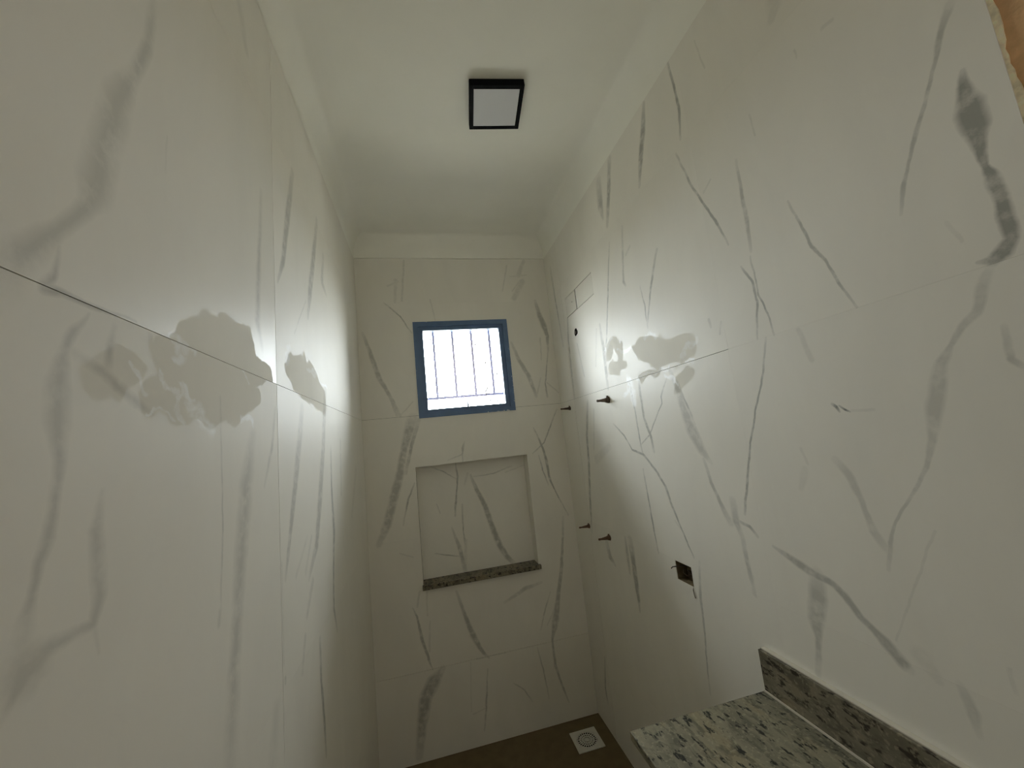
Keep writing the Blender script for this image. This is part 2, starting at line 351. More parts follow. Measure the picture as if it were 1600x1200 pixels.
def mixc(nt, fac, a, b):
    n = nt.nodes.new('ShaderNodeMix'); n.data_type = 'RGBA'
    if isinstance(fac, (int, float)): n.inputs[0].default_value = fac
    else: nt.links.new(fac, n.inputs[0])
    for s_, v in ((n.inputs[6], a), (n.inputs[7], b)):
        if isinstance(v, tuple): s_.default_value = (*v, 1)
        else: nt.links.new(v, s_)
    return n.outputs[2]
def objco(nt):
    return nt.nodes.new('ShaderNodeTexCoord').outputs['Object']
def bump(nt, h, strength, dist, bsdf):
    b = nt.nodes.new('ShaderNodeBump'); b.inputs['Strength'].default_value = strength; b.inputs['Distance'].default_value = dist
    nt.links.new(h, b.inputs['Height']); nt.links.new(b.outputs[0], bsdf.inputs['Normal'])

def simple(name, col, rough=0.5, metal=0.0, var=0.12, scale=30, spec=0.5, bmp=0.0):
    m, nt, b = newmat(name)
    co = objco(nt); f = noise(nt, co, scale, 4)
    c = ramp(nt, f, [(0.3, tuple(max(0, k * (1 - var)) for k in col)), (0.7, tuple(k * (1 + var) for k in col))])
    nt.links.new(c, b.inputs['Base Color'])
    b.inputs['Roughness'].default_value = rough; b.inputs['Metallic'].default_value = metal
    b.inputs['Specular IOR Level'].default_value = spec
    if bmp: bump(nt, noise(nt, co, scale * 4, 4), bmp, 0.002, b)
    return m

# one tapered stroke: distance to a segment, radius and strength lerped along it
SG = bpy.data.node_groups.new('stroke', 'ShaderNodeTree')
def _sg():
    I = SG.interface
    for n_, t in (('P', 'Vector'), ('A', 'Vector'), ('D', 'Vector'), ('Dn', 'Vector'), ('R0', 'Float'), ('dR', 'Float'),
                  ('S0', 'Float'), ('dS', 'Float'), ('Soft', 'Float'), ('Acc', 'Float')):
        I.new_socket(n_, in_out='INPUT', socket_type='NodeSocket' + t)
    I.new_socket('Out', in_out='OUTPUT', socket_type='NodeSocketFloat')
    gi = SG.nodes.new('NodeGroupInput').outputs; go = SG.nodes.new('NodeGroupOutput')
    def vm(op, a, b, c=None):
        n = SG.nodes.new('ShaderNodeVectorMath'); n.operation = op
        SG.links.new(a, n.inputs[0]); SG.links.new(b, n.inputs[1])
        return n
    pa = vm('SUBTRACT', gi['P'], gi['A']).outputs[0]
    h = math_(SG, 'ADD', vm('DOT_PRODUCT', pa, gi['Dn']).outputs['Value'], 0.0, clamp=True)
    sc = SG.nodes.new('ShaderNodeVectorMath'); sc.operation = 'SCALE'
    SG.links.new(gi['D'], sc.inputs[0]); SG.links.new(h, sc.inputs['Scale'])
    d = vm('DISTANCE', pa, sc.outputs[0]).outputs['Value']
    r = math_(SG, 'MULTIPLY_ADD', h, gi['dR'], gi['R0'])
    s = math_(SG, 'MULTIPLY_ADD', h, gi['dS'], gi['S0'])
    q = math_(SG, 'DIVIDE', math_(SG, 'SUBTRACT', r, d), math_(SG, 'MULTIPLY', r, gi['Soft']))
    q = math_(SG, 'ADD', q, 0.5, clamp=True)
    SG.links.new(math_(SG, 'MAXIMUM', math_(SG, 'MULTIPLY', q, s), gi['Acc']), go.inputs[0])
_sg()

def strokes(nt, P, segs, soft):
    acc = None; P_ = P
    for i, (a, b, r0, r1, s0, s1) in enumerate(segs):
        if i and i % 6 == 0:      # keeps the strokes in sequence so that a long chain stays cheap to evaluate
            q = nt.nodes.new('ShaderNodeVectorMath'); q.operation = 'MULTIPLY_ADD'; q.inputs[1].default_value = (1e-9, 1e-9, 1e-9)
            nt.links.new(acc, q.inputs[0]); nt.links.new(P_, q.inputs[2]); P = q.outputs[0]
        n = nt.nodes.new('ShaderNodeGroup'); n.node_tree = SG
        d = (b[0] - a[0], b[1] - a[1]); l2 = max(1e-9, d[0] ** 2 + d[1] ** 2)
        I = n.inputs
        I['A'].default_value = (a[0], a[1], 0); I['D'].default_value = (d[0], d[1], 0); I['Dn'].default_value = (d[0] / l2, d[1] / l2, 0)
        I['R0'].default_value = r0; I['dR'].default_value = r1 - r0; I['S0'].default_value = s0; I['dS'].default_value = s1 - s0
        I['Soft'].default_value = soft; I['Acc'].default_value = 0.0
        nt.links.new(P, I['P'])
        if acc is not None: nt.links.new(acc, I['Acc'])
        acc = n.outputs[0]
    return acc

def segs_for(lst, rect, org, keep=lambda s: True, k=1.0):
    u0, u1, v0, v1 = rect; out = []
    for s, row in lst:
        if not keep(s): continue
        pts = [row[i:i + 3] for i in range(0, len(row), 3)]
        st = 1.0 if isinstance(s, str) else s * k
        n = len(pts)
        for i in range(n - 1):
            a, b = pts[i], pts[i + 1]; m = max(a[2], b[2]) * 1.5 + 0.03
            if max(a[0], b[0]) + m < u0 or min(a[0], b[0]) - m > u1 or max(a[1], b[1]) + m < v0 or min(a[1], b[1]) - m > v1: continue
            s0 = st * (0.35 if i == 0 and not isinstance(s, str) else 1); s1 = st * (0.35 if i == n - 2 and not isinstance(s, str) else 1)
            out.append(((a[0] - org[0], a[1] - org[1]), (b[0] - org[0], b[1] - org[1]), a[2], b[2], s0, s1))
    return out

WHITE = (0.862, 0.836, 0.752)
VEIN = (0.22, 0.225, 0.195)
def marble(name, axis, segs, wiped=(), smear=(), seed=0.0, rough=0.42, sp=0.22, soft=0.75):
    m, nt, b = newmat(name)
    co = objco(nt)
    sx = nt.nodes.new('ShaderNodeSeparateXYZ'); nt.links.new(co, sx.inputs[0])
    cx = nt.nodes.new('ShaderNodeCombineXYZ'); nt.links.new(sx.outputs[axis], cx.inputs[0]); nt.links.new(sx.outputs['Z'], cx.inputs[1])
    off = nt.nodes.new('ShaderNodeVectorMath'); off.operation = 'ADD'; off.inputs[1].default_value = (seed * 3.7, seed * 1.9, seed)
    nt.links.new(cx.outputs[0], off.inputs[0]); P0 = off.outputs[0]
    def warp(v, P_, scale, amp, detail):
        c = noise(nt, P0, scale, detail, col=True)
        s1 = nt.nodes.new('ShaderNodeVectorMath'); s1.operation = 'SUBTRACT'; s1.inputs[1].default_value = (.5, .5, .5)
        nt.links.new(c, s1.inputs[0])
        s2 = nt.nodes.new('ShaderNodeVectorMath'); s2.operation = 'MULTIPLY'; s2.inputs[1].default_value = (amp, amp, 0)
        nt.links.new(s1.outputs[0], s2.inputs[0])
        s3 = nt.nodes.new('ShaderNodeVectorMath'); s3.operation = 'ADD'
        nt.links.new(P_, s3.inputs[0]); nt.links.new(s2.outputs[0], s3.inputs[1]); return s3.outputs[0]
    P = warp(cx.outputs[0], cx.outputs[0], 22.0, 0.010, 5)
    # faint clouding of the stone print, stretched upright
    mp = nt.nodes.new('ShaderNodeMapping'); mp.inputs['Scale'].default_value = (3.2, 1.1, 1); nt.links.new(P0, mp.inputs[0])
    cl = noise(nt, mp.outputs[0], 1.6, 5, 0.6, dist=0.6)
    base = ramp(nt, cl, [(0.28, tuple(k * 0.95 for k in WHITE)), (0.66, WHITE)])
    if segs:
        v = strokes(nt, P, segs, soft)
        g = math_(nt, 'MULTIPLY_ADD', noise(nt, P0, 32.0, 4, 0.6), 2.6, -0.42, clamp=True)
        base = mixc(nt, math_(nt, 'MULTIPLY', v, g, clamp=True), base, VEIN)
    rg = math_(nt, 'MULTIPLY_ADD', noise(nt, P0, 9.0, 3), 0.10, rough - 0.05)
    spec = None
    if wiped or smear:
        PF = warp(cx.outputs[0], cx.outputs[0], 17.0, 0.085, 6)
    if wiped:
        w = strokes(nt, PF, wiped, 0.12)
        rg = math_(nt, 'ADD', rg, math_(nt, 'MULTIPLY', w, 0.5))
        spec = math_(nt, 'MULTIPLY_ADD', w, -0.75 * sp, sp)
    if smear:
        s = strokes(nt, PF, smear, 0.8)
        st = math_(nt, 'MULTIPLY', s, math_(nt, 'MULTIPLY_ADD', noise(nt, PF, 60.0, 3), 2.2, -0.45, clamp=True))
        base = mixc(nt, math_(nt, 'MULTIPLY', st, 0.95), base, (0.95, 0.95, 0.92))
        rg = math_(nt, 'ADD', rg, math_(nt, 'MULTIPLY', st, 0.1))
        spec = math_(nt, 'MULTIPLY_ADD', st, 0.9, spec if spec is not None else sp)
    nt.links.new(base, b.inputs['Base Color'])
    nt.links.new(rg, b.inputs['Roughness'])
    if spec is not None: nt.links.new(spec, b.inputs['Specular IOR Level'])
    else: b.inputs['Specular IOR Level'].default_value = sp
    return m

M_plaster = simple('white_ceiling_paint', (0.92, 0.91, 0.825), 0.75, var=0.012, scale=8, spec=0.25, bmp=0.05)
M_grout = simple('grey_grout', (0.24, 0.23, 0.20), 0.9, var=0.1, spec=0.1)
M_floor = simple('dark_brown_floor_tile', (0.155, 0.115, 0.055), 0.5, var=0.12, scale=18, spec=0.3)
M_black = simple('black_lamp_metal', (0.004, 0.0045, 0.006), 0.6, var=0.1, spec=0.08)
M_diff = simple('lamp_diffuser', (0.66, 0.665, 0.68), 0.6, var=0.015, scale=5)
M_frame = simple('glare_blue_window_aluminium', (0.10, 0.175, 0.31), 0.4, var=0.12, scale=14)  # dark frame with the blue lens glare painted into its colour
M_seal = simple('pale_sealant', (0.72, 0.74, 0.76), 0.7, var=0.1)
M_bar = simple('glare_grey_iron_bar', (0.27, 0.24, 0.29), 0.7, var=0.08, spec=0.1)  # window glare is put into this lightened, mauve-tinted grey
M_drain = simple('pale_drain_plastic', (0.68, 0.67, 0.60), 0.45, var=0.06)
M_dark = simple('dark_pit', (0.012, 0.010, 0.008), 0.9, var=0.2, spec=0.1)
M_plug = simple('dark_bronze_plug', (0.085, 0.055, 0.032), 0.5, var=0.25, scale=80)
M_copper = simple('copper_plug', (0.13, 0.068, 0.034), 0.5, var=0.25, scale=80)
M_box = simple('dusty_box_plastic', (0.17, 0.13, 0.07), 0.8, var=0.35, scale=40, spec=0.2)
M_wire = simple('dark_wire', (0.05, 0.035, 0.025), 0.5, var=0.2)
M_clay = simple('raw_brown_render', (0.74, 0.47, 0.26), 0.95, var=0.14, scale=45, spec=0.1, bmp=0.5)
M_cream = simple('rough_cream_plaster', (0.95, 0.88, 0.66), 0.95, var=0.25, scale=60, spec=0.1, bmp=0.8)
M_caulk = simple('cream_sealant_line', (0.62, 0.58, 0.48), 0.5, var=0.05)
M_wallb = simple('grey_wall_core', (0.45, 0.43, 0.39), 0.9, var=0.05, spec=0.1)
M_hall = simple('hallway_paint', (0.62, 0.58, 0.50), 0.8, var=0.03, spec=0.2)

def granite(name, tint, ang, dark):
    m, nt, b = newmat(name); co = objco(nt)
    mp = nt.nodes.new('ShaderNodeMapping'); mp.inputs['Rotation'].default_value = ang; mp.inputs['Scale'].default_value = (1, 0.42, 1)
    nt.links.new(co, mp.inputs[0]); P = mp.outputs[0]
    big = noise(nt, P, 9, 4, 0.6)
    c = ramp(nt, big, [(0.35, tuple(k * 0.55 for k in tint)), (0.52, tint), (0.7, (tint[0] * 1.15, tint[1] * 1.02, tint[2] * .86))])
    mid = noise(nt, P, 34, 5, 0.62, dist=0.4)
    c = mixc(nt, ramp(nt, mid, [(0.50, (0, 0, 0)), (0.60, (0.7, 0.7, 0.7))]), c, tuple(k * 0.36 for k in tint))
    fine = noise(nt, P, 62, 3, 0.6)
    c = mixc(nt, ramp(nt, fine, [(0.555, (0, 0, 0)), (0.62, (1, 1, 1))]), c, dark)
    pale = noise(nt, co, 110, 2)
    c = mixc(nt, ramp(nt, pale, [(0.56, (0, 0, 0)), (0.68, (0.55, 0.55, 0.55))]), c, tuple(min(1, k * 1.5) for k in tint))
    nt.links.new(c, b.inputs['Base Color']); b.inputs['Roughness'].default_value = 0.5; b.inputs['Specular IOR Level'].default_value = 0.25
    return m
M_granite = granite('speckled_grey_green_granite', (0.25, 0.232, 0.16), (0, 0, 0.6), (0.02, 0.02, 0.013))
M_granite2 = granite('dark_speckled_granite', (0.23, 0.205, 0.145), (0.5, 0, 0.2), (0.04, 0.033, 0.024))

# dusty glass: clear pane with fresnel reflection and a few scratches and specks
def glass():
    m, nt, b = newmat('dusty_window_glass')
    nt.nodes.remove(b)
    out = nt.nodes['Material Output']
    tr = nt.nodes.new('ShaderNodeBsdfTransparent'); tr.inputs[0].default_value = (0.96, 0.97, 0.97, 1)
    gl = nt.nodes.new('ShaderNodeBsdfGlossy'); gl.inputs['Roughness'].default_value = 0.02
    fr = nt.nodes.new('ShaderNodeFresnel'); fr.inputs[0].default_value = 1.3
    mx = nt.nodes.new('ShaderNodeMixShader'); nt.links.new(fr.outputs[0], mx.inputs[0]); nt.links.new(tr.outputs[0], mx.inputs[1]); nt.links.new(gl.outputs[0], mx.inputs[2])
    co = objco(nt); sx = nt.nodes.new('ShaderNodeSeparateXYZ'); nt.links.new(co, sx.inputs[0])
    cx = nt.nodes.new('ShaderNodeCombineXYZ'); nt.links.new(sx.outputs['X'], cx.inputs[0]); nt.links.new(sx.outputs['Z'], cx.inputs[1])
    # strokes in pane coordinates (0..1 across, 0..1 up) -> metres from the pane centre
    S = []
    for (x0, z0, x1, z1, r, s) in ((.09, .90, .11, .86, .0018, .6), (.27, .64, .31, .74, .0014, .75), (.27, .60, .28, .62, .0015, .5),
                                   (.67, .80, .70, .83, .0022, .9), (.79, .55, .795, .56, .003, .9), (.75, .17, .80, .24, .0022, .9),
                                   (.77, .17, .75, .12, .0014, .6), (.56, .22, .58, .30, .0016, .4), (.55, .14, .56, .22, .0016, .35),
                                   (.93, .39, .94, .42, .0025, .6), (.30, .075, .31, .11, .002, .6), (.33, .03, .32, .06, .002, .5),
                                   (.38, .09, .40, .12, .0016, .6), (.60, .09, .61, .095, .0025, .5), (.82, .05, .80, .06, .003, .5),
                                   (.90, .04, .905, .045, .003, .7), (.35, .42, .36, .46, .0012, .4), (.07, .065, .10, .07, .0014, .4),
                                   (.965, .06, .985, .075, .002, .35)):
        S.append((((x0 - .5) * .47, (z0 - .5) * .48), ((x1 - .5) * .47, (z1 - .5) * .48), r * 1.6, r * 1.2, min(1, s * 1.6), min(1, s * 1.6)))
    k = strokes(nt, cx.outputs[0], S, 0.35)
    k = math_(nt, 'MULTIPLY_ADD', noise(nt, cx.outputs[0], 9, 3), 0.02, k)
    df = nt.nodes.new('ShaderNodeBsdfDiffuse'); df.inputs[0].default_value = (0.45, 0.42, 0.42, 1)
    m2 = nt.nodes.new('ShaderNodeMixShader'); nt.links.new(k, m2.inputs[0]); nt.links.new(mx.outputs[0], m2.inputs[1]); nt.links.new(df.outputs[0], m2.inputs[2])
    nt.links.new(m2.outputs[0], out.inputs[0])
    return m
M_glass = glass()

# ------------------------------------------------------------------ tiled walls
# a tile lies in (u, v) on its wall; cut-outs are rectangles it is notched around
def tile_mesh(rect, cuts, place, thick, inset):
    u0, u1, v0, v1 = rect
    us = sorted({u0, u1, *[min(max(c[i], u0), u1) for c in cuts for i in (0, 1)]})
    vs2 = sorted({v0, v1, *[min(max(c[i], v0), v1) for c in cuts for i in (2, 3)]})
    keep = {}
    for i in range(len(us) - 1):
        for j in range(len(vs2) - 1):
            mu, mv = (us[i] + us[i + 1]) / 2, (vs2[j] + vs2[j + 1]) / 2
            keep[i, j] = not any(c[0] < mu < c[1] and c[2] < mv < c[3] for c in cuts)
    b = MB(); V = {}
    def vt(i, j, d):
        if (i, j, d) not in V: V[i, j, d] = b.bm.verts.new(place(us[i], vs2[j], d))
        return V[i, j, d]
    for (i, j), k in keep.items():
        if not k: continue
        b.bm.faces.new((vt(i, j, 0), vt(i + 1, j, 0), vt(i + 1, j + 1, 0), vt(i, j + 1, 0)))
        for di, dj, a, c in ((-1, 0, (i, j), (i, j + 1)), (1, 0, (i + 1, j), (i + 1, j + 1)), (0, -1, (i, j), (i + 1, j)), (0, 1, (i, j + 1), (i + 1, j + 1))):
            if not keep.get((i + di, j + dj), False):
                b.bm.faces.new((vt(*a, 0), vt(*c, 0), vt(*c, thick), vt(*a, thick)))
    return b

def add_tile(name, wall, key, axis, rect, cuts, place, rough=0.42, sp=0.22, thick=0.008, seed=None):
    u0, u1, v0, v1 = rect
    near = (key == 'R' and u1 < -1) or key == 'L' and u1 < -1
    gu = lambda e: TIGHT if (key, 'u', round(e, 3)) in HAIR else GAP
    gv = lambda e: TIGHT if (key, 'v', round(e, 3)) in HAIR else (TIGHT if key == 'R' else .0006) if near else .0007
    r = (u0 + gu(u0), u1 - gu(u1), v0 + gv(v0), v1 - gv(v1))
    org = ((u0 + u1) / 2, (v0 + v1) / 2)
    ve = segs_for(VEINS.get(key, []), rect, org)
    fi = FILM.get(key, [])
    m = marble('marble_tile', axis, ve, segs_for(fi, rect, org, lambda s: s == 'w'), segs_for(fi, rect, org, lambda s: s == 's'),
               seed if seed is not None else random.uniform(0, 40), rough, sp, 1.5 if near and key == 'L' else .75)
    o = tile_mesh(r, cuts, place, thick, 0).build(name, m, wall, loc=place(org[0], org[1], 0))
    return o

def wall_core(name, u0, u1, v0, v1, cuts, place, d0, d1):
    b = tile_mesh((u0, u1, v0, v1), cuts, lambda u, v, d: place(u, v, d0 + d), d1 - d0, 0)
    o = b.build(name, M_grout)
    return struct(o)

PL = lambda u, v, d: (-d, u, v)
PR = lambda u, v, d: (W + d, u, v)
PB = lambda u, v, d: (u, d, v)
ROWS = [0.0, 0.43, 1.113, 1.798, 2.483, H]
WIN = (0.318, 0.900, 1.781, 2.364)
NIC = (0.276, 0.942, 0.850, 1.502); ND = 0.09
EBX = (-1.092, -1.002, 1.042, 1.108)
SHW = (-0.393, -0.367, 2.141, 2.170)
CVR = (-0.655, -0.280, 2.270, 2.385)

wl = wall_core('wall_left', YB, 0.15, 0, H, [], PL, 0.0035, 0.1)
for v0, v1 in zip(ROWS, ROWS[1:]):
    for u0, u1 in ((-1.325, 0.0), (YB, -1.325)):
        dull = u1 < -1 and v1 < 1.9          # the near lower tiles are still dull with dust, the far ones are hazy with film
        add_tile('wall_tile', wl, 'L', 'Y', (u0, u1, v0, v1), [], PL, *((0.6, 0.12) if dull else (0.56, 0.34) if u0 > -1.4 else (0.42, 0.24)))
wr = wall_core('wall_right', -2.0362, 0.15, 0, H, [EBX, SHW], PR, 0.0035, 0.1)
for v0, v1 in zip(ROWS, ROWS[1:]):
    for u0, u1 in ((-0.228, 0.0), (-1.428, -0.228), (YR, -1.428)):
        add_tile('wall_tile', wr, 'R', 'Y', (u0, u1, v0, v1), [EBX, SHW, CVR], PR)
wb = wall_core('wall_back', -0.1, W + 0.1, 0, H, [WIN, (NIC[0] - .0062, NIC[1] + .0062, NIC[2] - .0202, NIC[3] + .0062)], PB, 0.0035, 0.15)
for v0, v1 in zip(ROWS, ROWS[1:]):
    add_tile('wall_tile', wb, 'B', 'X', (0, W, v0, v1), [WIN, NIC], PB)
# niche lining
add_tile('niche_tile', wb, 'N', 'X', (NIC[0], NIC[1], NIC[2], NIC[3]), [], lambda u, v, d: (u, ND + d, v), thick=0.004)
mside = marble('marble_tile', 'Y', [])
b = MB().box(NIC[0] - 0.006, NIC[0], 0.0082, ND + 0.012, NIC[2], NIC[3]); b.build('niche_tile', mside, wb, loc=(NIC[0], 0.05, 1.2))
b = MB().box(NIC[1], NIC[1] + 0.006, 0.0082, ND + 0.012, NIC[2], NIC[3]); b.build('niche_tile', mside, wb, loc=(NIC[1], 0.05, 1.2))
b = MB().box(NIC[0] - 0.006, NIC[1] + 0.006, 0.0082, ND + 0.012, NIC[3], NIC[3] + 0.006); b.build('niche_tile', mside, wb, loc=(0.6, 0.05, NIC[3]))
b = MB().box(NIC[0] - 0.006, NIC[1] + 0.006, 0.0082, ND + 0.012, NIC[2] - 0.02, NIC[2] - 0.012); b.build('niche_tile', mside, wb, loc=(0.6, 0.05, NIC[2]))
b = MB().box(NIC[0] - 0.02, NIC[1] + 0.02, ND + 0.0055, ND + 0.02, NIC[2] - 0.02, NIC[3] + 0.02); o = b.build('niche_backing', M_grout, wb)

# cut infill pieces around the blanked-off opening high on the right wall
for (u0, u1, dd) in ((-0.430, CVR[1] - 0.001, -0.0008), (CVR[0] + 0.002, -0.438, 0.0006)):
    rr = (u0, u1, CVR[2] + 0.0028, CVR[3] - 0.0026); org = ((u0 + u1) / 2, (rr[2] + rr[3]) / 2)
    m = marble('marble_tile', 'Y', [], seed=random.uniform(0, 40), rough=0.22)
    cuts = [(-0.386, -0.378, 2.329, 2.335)] if u0 > -0.44 else []
    tile_mesh(rr, cuts, lambda u, v, d: (W + d + dd, u, v), 0.006, 0).build('infill_piece', m, wr, loc=PR(org[0], org[1], dd))

b = MB().box(W + .0026, W + .0034, CVR[0], CVR[1], CVR[2], CVR[3]); b.build('infill_backing', M_dark, wr, loc=PR(-.47, 2.33, .003))

# ------------------------------------------------------------------ floor, ceiling, hallway
struct(MB().box(-0.1, W + 0.1, -4.9, 0.15, -0.08, 0.0).build('floor', M_floor))
# ceiling with a painted drop band and a coved corner running round the three walls
b = MB(); r = 0.14
prof = [(0.0, H + 0.004), (0.0, HC - r)] + [(r - r * math.cos(t), HC - r + r * math.sin(t)) for t in [math.pi / 2 * k / 8 for k in range(1, 9)]]
path = lambda o: [(o, YB), (o, -o), (W - o, -o), (W - o, YB)]
rows = [[b.bm.verts.new((x, y, z)) for x, y in path(o)] for o, z in prof]
for A, B_ in zip(rows, rows[1:]):
    for k in range(3): b.bm.faces.new((A[k], A[k + 1], B_[k + 1], B_[k]))
b.bm.faces.new(rows[-1])
o = b.build('ceiling', M_plaster, smooth=True); struct(o)
md = o.modifiers.new('edge', 'EDGE_SPLIT'); md.split_angle = math.radians(40)
slab = MB().box(-0.1, W + 0.1, -4.9, 0.15, HC + 0.002, HC + 0.12).build('trim_1', M_plaster); struct(slab)
for n_, bx in (('trim_2', (-0.1, -0.002, YB, 0.15, H + 0.002, HC + 0.002)), ('trim_3', (W + 0.002, W + 0.1, YB, 0.15, H + 0.002, HC + 0.002)),
               ('trim_4', (-0.1, W + 0.1, 0.002, 0.15, H + 0.002, HC + 0.002))):
    struct(MB().box(*bx).build(n_, M_plaster))
# hallway outside the door, behind the camera
struct(MB().box(-0.1, W + 0.1, -5.0, -4.9, 0, HC).build('wall_front', M_hall))
b = MB().box(-0.2, -0.1, -4.9, YB, 0, HC); struct(b.build('wall_hallway_left', M_hall))
b = MB().box(W + 0.1, W + 0.2, -4.9, YB + 0.001, 0, HC); struct(b.build('wall_hallway_right', M_hall))

struct(MB().box(-14, 15, 0.155, 24, -0.4, -0.3).build('ground', simple('yard_paving', (0.30, 0.28, 0.24), 0.9, scale=2)))

# raw door reveal at the end of the right wall: brown render with a ragged cream plaster edge
b = MB(); rnd = random.Random(5); nz = 240; L0 = []; L1 = []
for k in range(nz + 1):
    z = HC * k / nz
    e = 0.0018 * math.sin(z * 11.3 - 0.4) + 0.0018 * math.sin(z * 47 + 1) + rnd.uniform(-.0012, .0012)
    L0.append((YR + 0.003 + rnd.uniform(-.001, .001), z)); L1.append((YR - 0.0068 - e, z))
for k in range(nz):
    a, c, d, f = L0[k], L0[k + 1], L1[k + 1], L1[k]
    b.poly([(W + 0.001, a[0], a[1]), (W + 0.001, c[0], c[1]), (W + 0.003, d[0], d[1]), (W + 0.003, f[0], f[1])])
    b.poly([(W + 0.003, f[0], f[1]), (W + 0.003, d[0], d[1]), (W + 0.02, d[0], d[1]), (W + 0.02, f[0], f[1])])
struct(b.build('trim_5', M_cream))
struct(MB().box(W + 0.006, W + 0.1, YB, -2.0366, 0, HC).build('wall_reveal', M_clay))

# ------------------------------------------------------------------ window
x0, x1, z0, z1 = WIN
def ring(b, X0, X1, Z0, Z1, l, r_, bt, tp, y0, y1):
    b.box(X0, X0 + l, y0, y1, Z0, Z1); b.box(X1 - r_, X1, y0, y1, Z0, Z1)
    b.box(X0 + l, X1 - r_, y0, y1, Z0, Z0 + bt); b.box(X0 + l, X1 - r_, y0, y1, Z1 - tp, Z1)
b = MB(); ring(b, x0 - .0008, x1 + .0008, z0 - .0008, z1 + .0008, .0290, .0290, .0250, .0290, -0.006, 0.075)
win = struct(b.build('window_1', M_frame, loc=(x0, 0, z0)))
b = MB(); ring(b, x0 + .027, x1 - .027, z0 + .023, z1 - .027, .028, .028, .024, .025, 0.006, 0.05)
child(b.build('sash_frame', M_frame, loc=(x0, 0, z0)), win)
gx0, gx1, gz0, gz1 = x0 + .055, x1 - .055, z0 + .047, z1 - .052
gp = MB().box(gx0 + .0005, gx1 - .0005, 0.026, 0.030, gz0 + .0005, gz1 - .0005).build('glass_pane', M_glass, loc=((gx0 + gx1) / 2, 0.028, (gz0 + gz1) / 2))
child(gp, win)
b = MB().box(0.594, 0.622, -0.006, 0.006, z0 + .026, z0 + .042, 0.002).box(0.604, 0.612, -0.012, 0.004, z0 + .036, z0 + .074, 0.002)
child(b.build('window_latch', M_frame, loc=(0.608, 0, z0 + .03)), win)
# ragged sealant and mortar crumbs round the frame
b = MB(); rnd = random.Random(3)
def crumb(x, z, s):
    b.box(x - s * rnd.uniform(.5, 1.6), x + s * rnd.uniform(.5, 1.6), -0.0068, -0.002, z - s * rnd.uniform(.4, 1), z + s * rnd.uniform(.4, 1))
for k in range(16): crumb(rnd.uniform(.72, .87), z0 + rnd.uniform(-.002, .003), rnd.uniform(.0015, .004))
for k in range(14): crumb(x1 - rnd.uniform(-.001, .004), rnd.uniform(1.83, 2.2), rnd.uniform(.0012, .0028))
for k in range(6): crumb(x0 + rnd.uniform(-.001, .003), rnd.uniform(1.85, 2.2), rnd.uniform(.001, .002))
for k in range(5): crumb(rnd.uniform(.34, .5), z1 - rnd.uniform(-.001, .002), rnd.uniform(.001, .002))
o = child(b.build('sealant_crumbs', M_seal, loc=(x0, 0, z0)), win); o['kind'] = 'stuff'

g = empty('window_grille', (0.609, 0.10, 1.78))
tag(g, 'grey iron security grille of four upright bars outside the small window', 'grille')
for k, bx in enumerate((0.437, 0.557, 0.679, 0.796)):
    child(MB().box(bx - .0066, bx + .0066, 0.094, 0.106, 1.909, 2.3635).build('bar', M_bar, loc=(bx, 0.1, 1.909)), g)
child(MB().box(0.3185, 0.8995, 0.094, 0.106, 1.8955, 1.9088).build('rail', M_bar, loc=(0.609, 0.1, 1.903)), g)

# ------------------------------------------------------------------ niche sill
o = MB().box(NIC[0] + .0006, NIC[1] - .0006, -0.0005, ND - .0006, NIC[2] - 0.0115, NIC[2] + 0.012).build('niche_sill', M_granite2, loc=(0.609, 0.04, NIC[2]))
b = MB().box(NIC[0] - .004, NIC[1] + .010, -0.022, -0.0005, NIC[2] - 0.012, NIC[2] + 0.012, 0.0015)
me2 = b.bm; tmp = bpy.data.meshes.new('t'); bmesh.ops.translate(me2, verts=me2.verts, vec=-Vector((0.609, 0.04, NIC[2]))); me2.to_mesh(tmp)
bj = bmesh.new(); bj.from_mesh(o.data); bj.from_mesh(tmp); bj.to_mesh(o.data); bj.free(); me2.free()
tag(o, 'dark speckled granite sill along the bottom of the wall niche under the window', 'sill')

# ------------------------------------------------------------------ ceiling lamp
lc = (0.707, -1.006, HC); hs = 0.1045; mg = 0.0165; lh = 0.029
lamp = empty('ceiling_light', lc); lamp.rotation_euler = (0, 0, math.radians(-6.5))   # fixed a little askew
tag(lamp, 'square black surface-mounted lamp with a pale grey diffuser on the ceiling', 'lamp')
MB().box(-hs, hs, -hs, hs, -lh + .004, -.0005, 0.004).build('housing', M_black, lamp)
b = MB(); hi = hs - mg
for q in ((-hs, -hi, -hs, hs), (hi, hs, -hs, hs), (-hi, hi, -hs, -hi), (-hi, hi, hi, hs)):
    b.box(*q, -lh, -lh + .008, 0.001)
b.build('bezel', M_black, lamp)
MB().box(-hi, hi, -hi, hi, -lh + .0015, -lh + .0035).build('diffuser', M_diff, lamp)

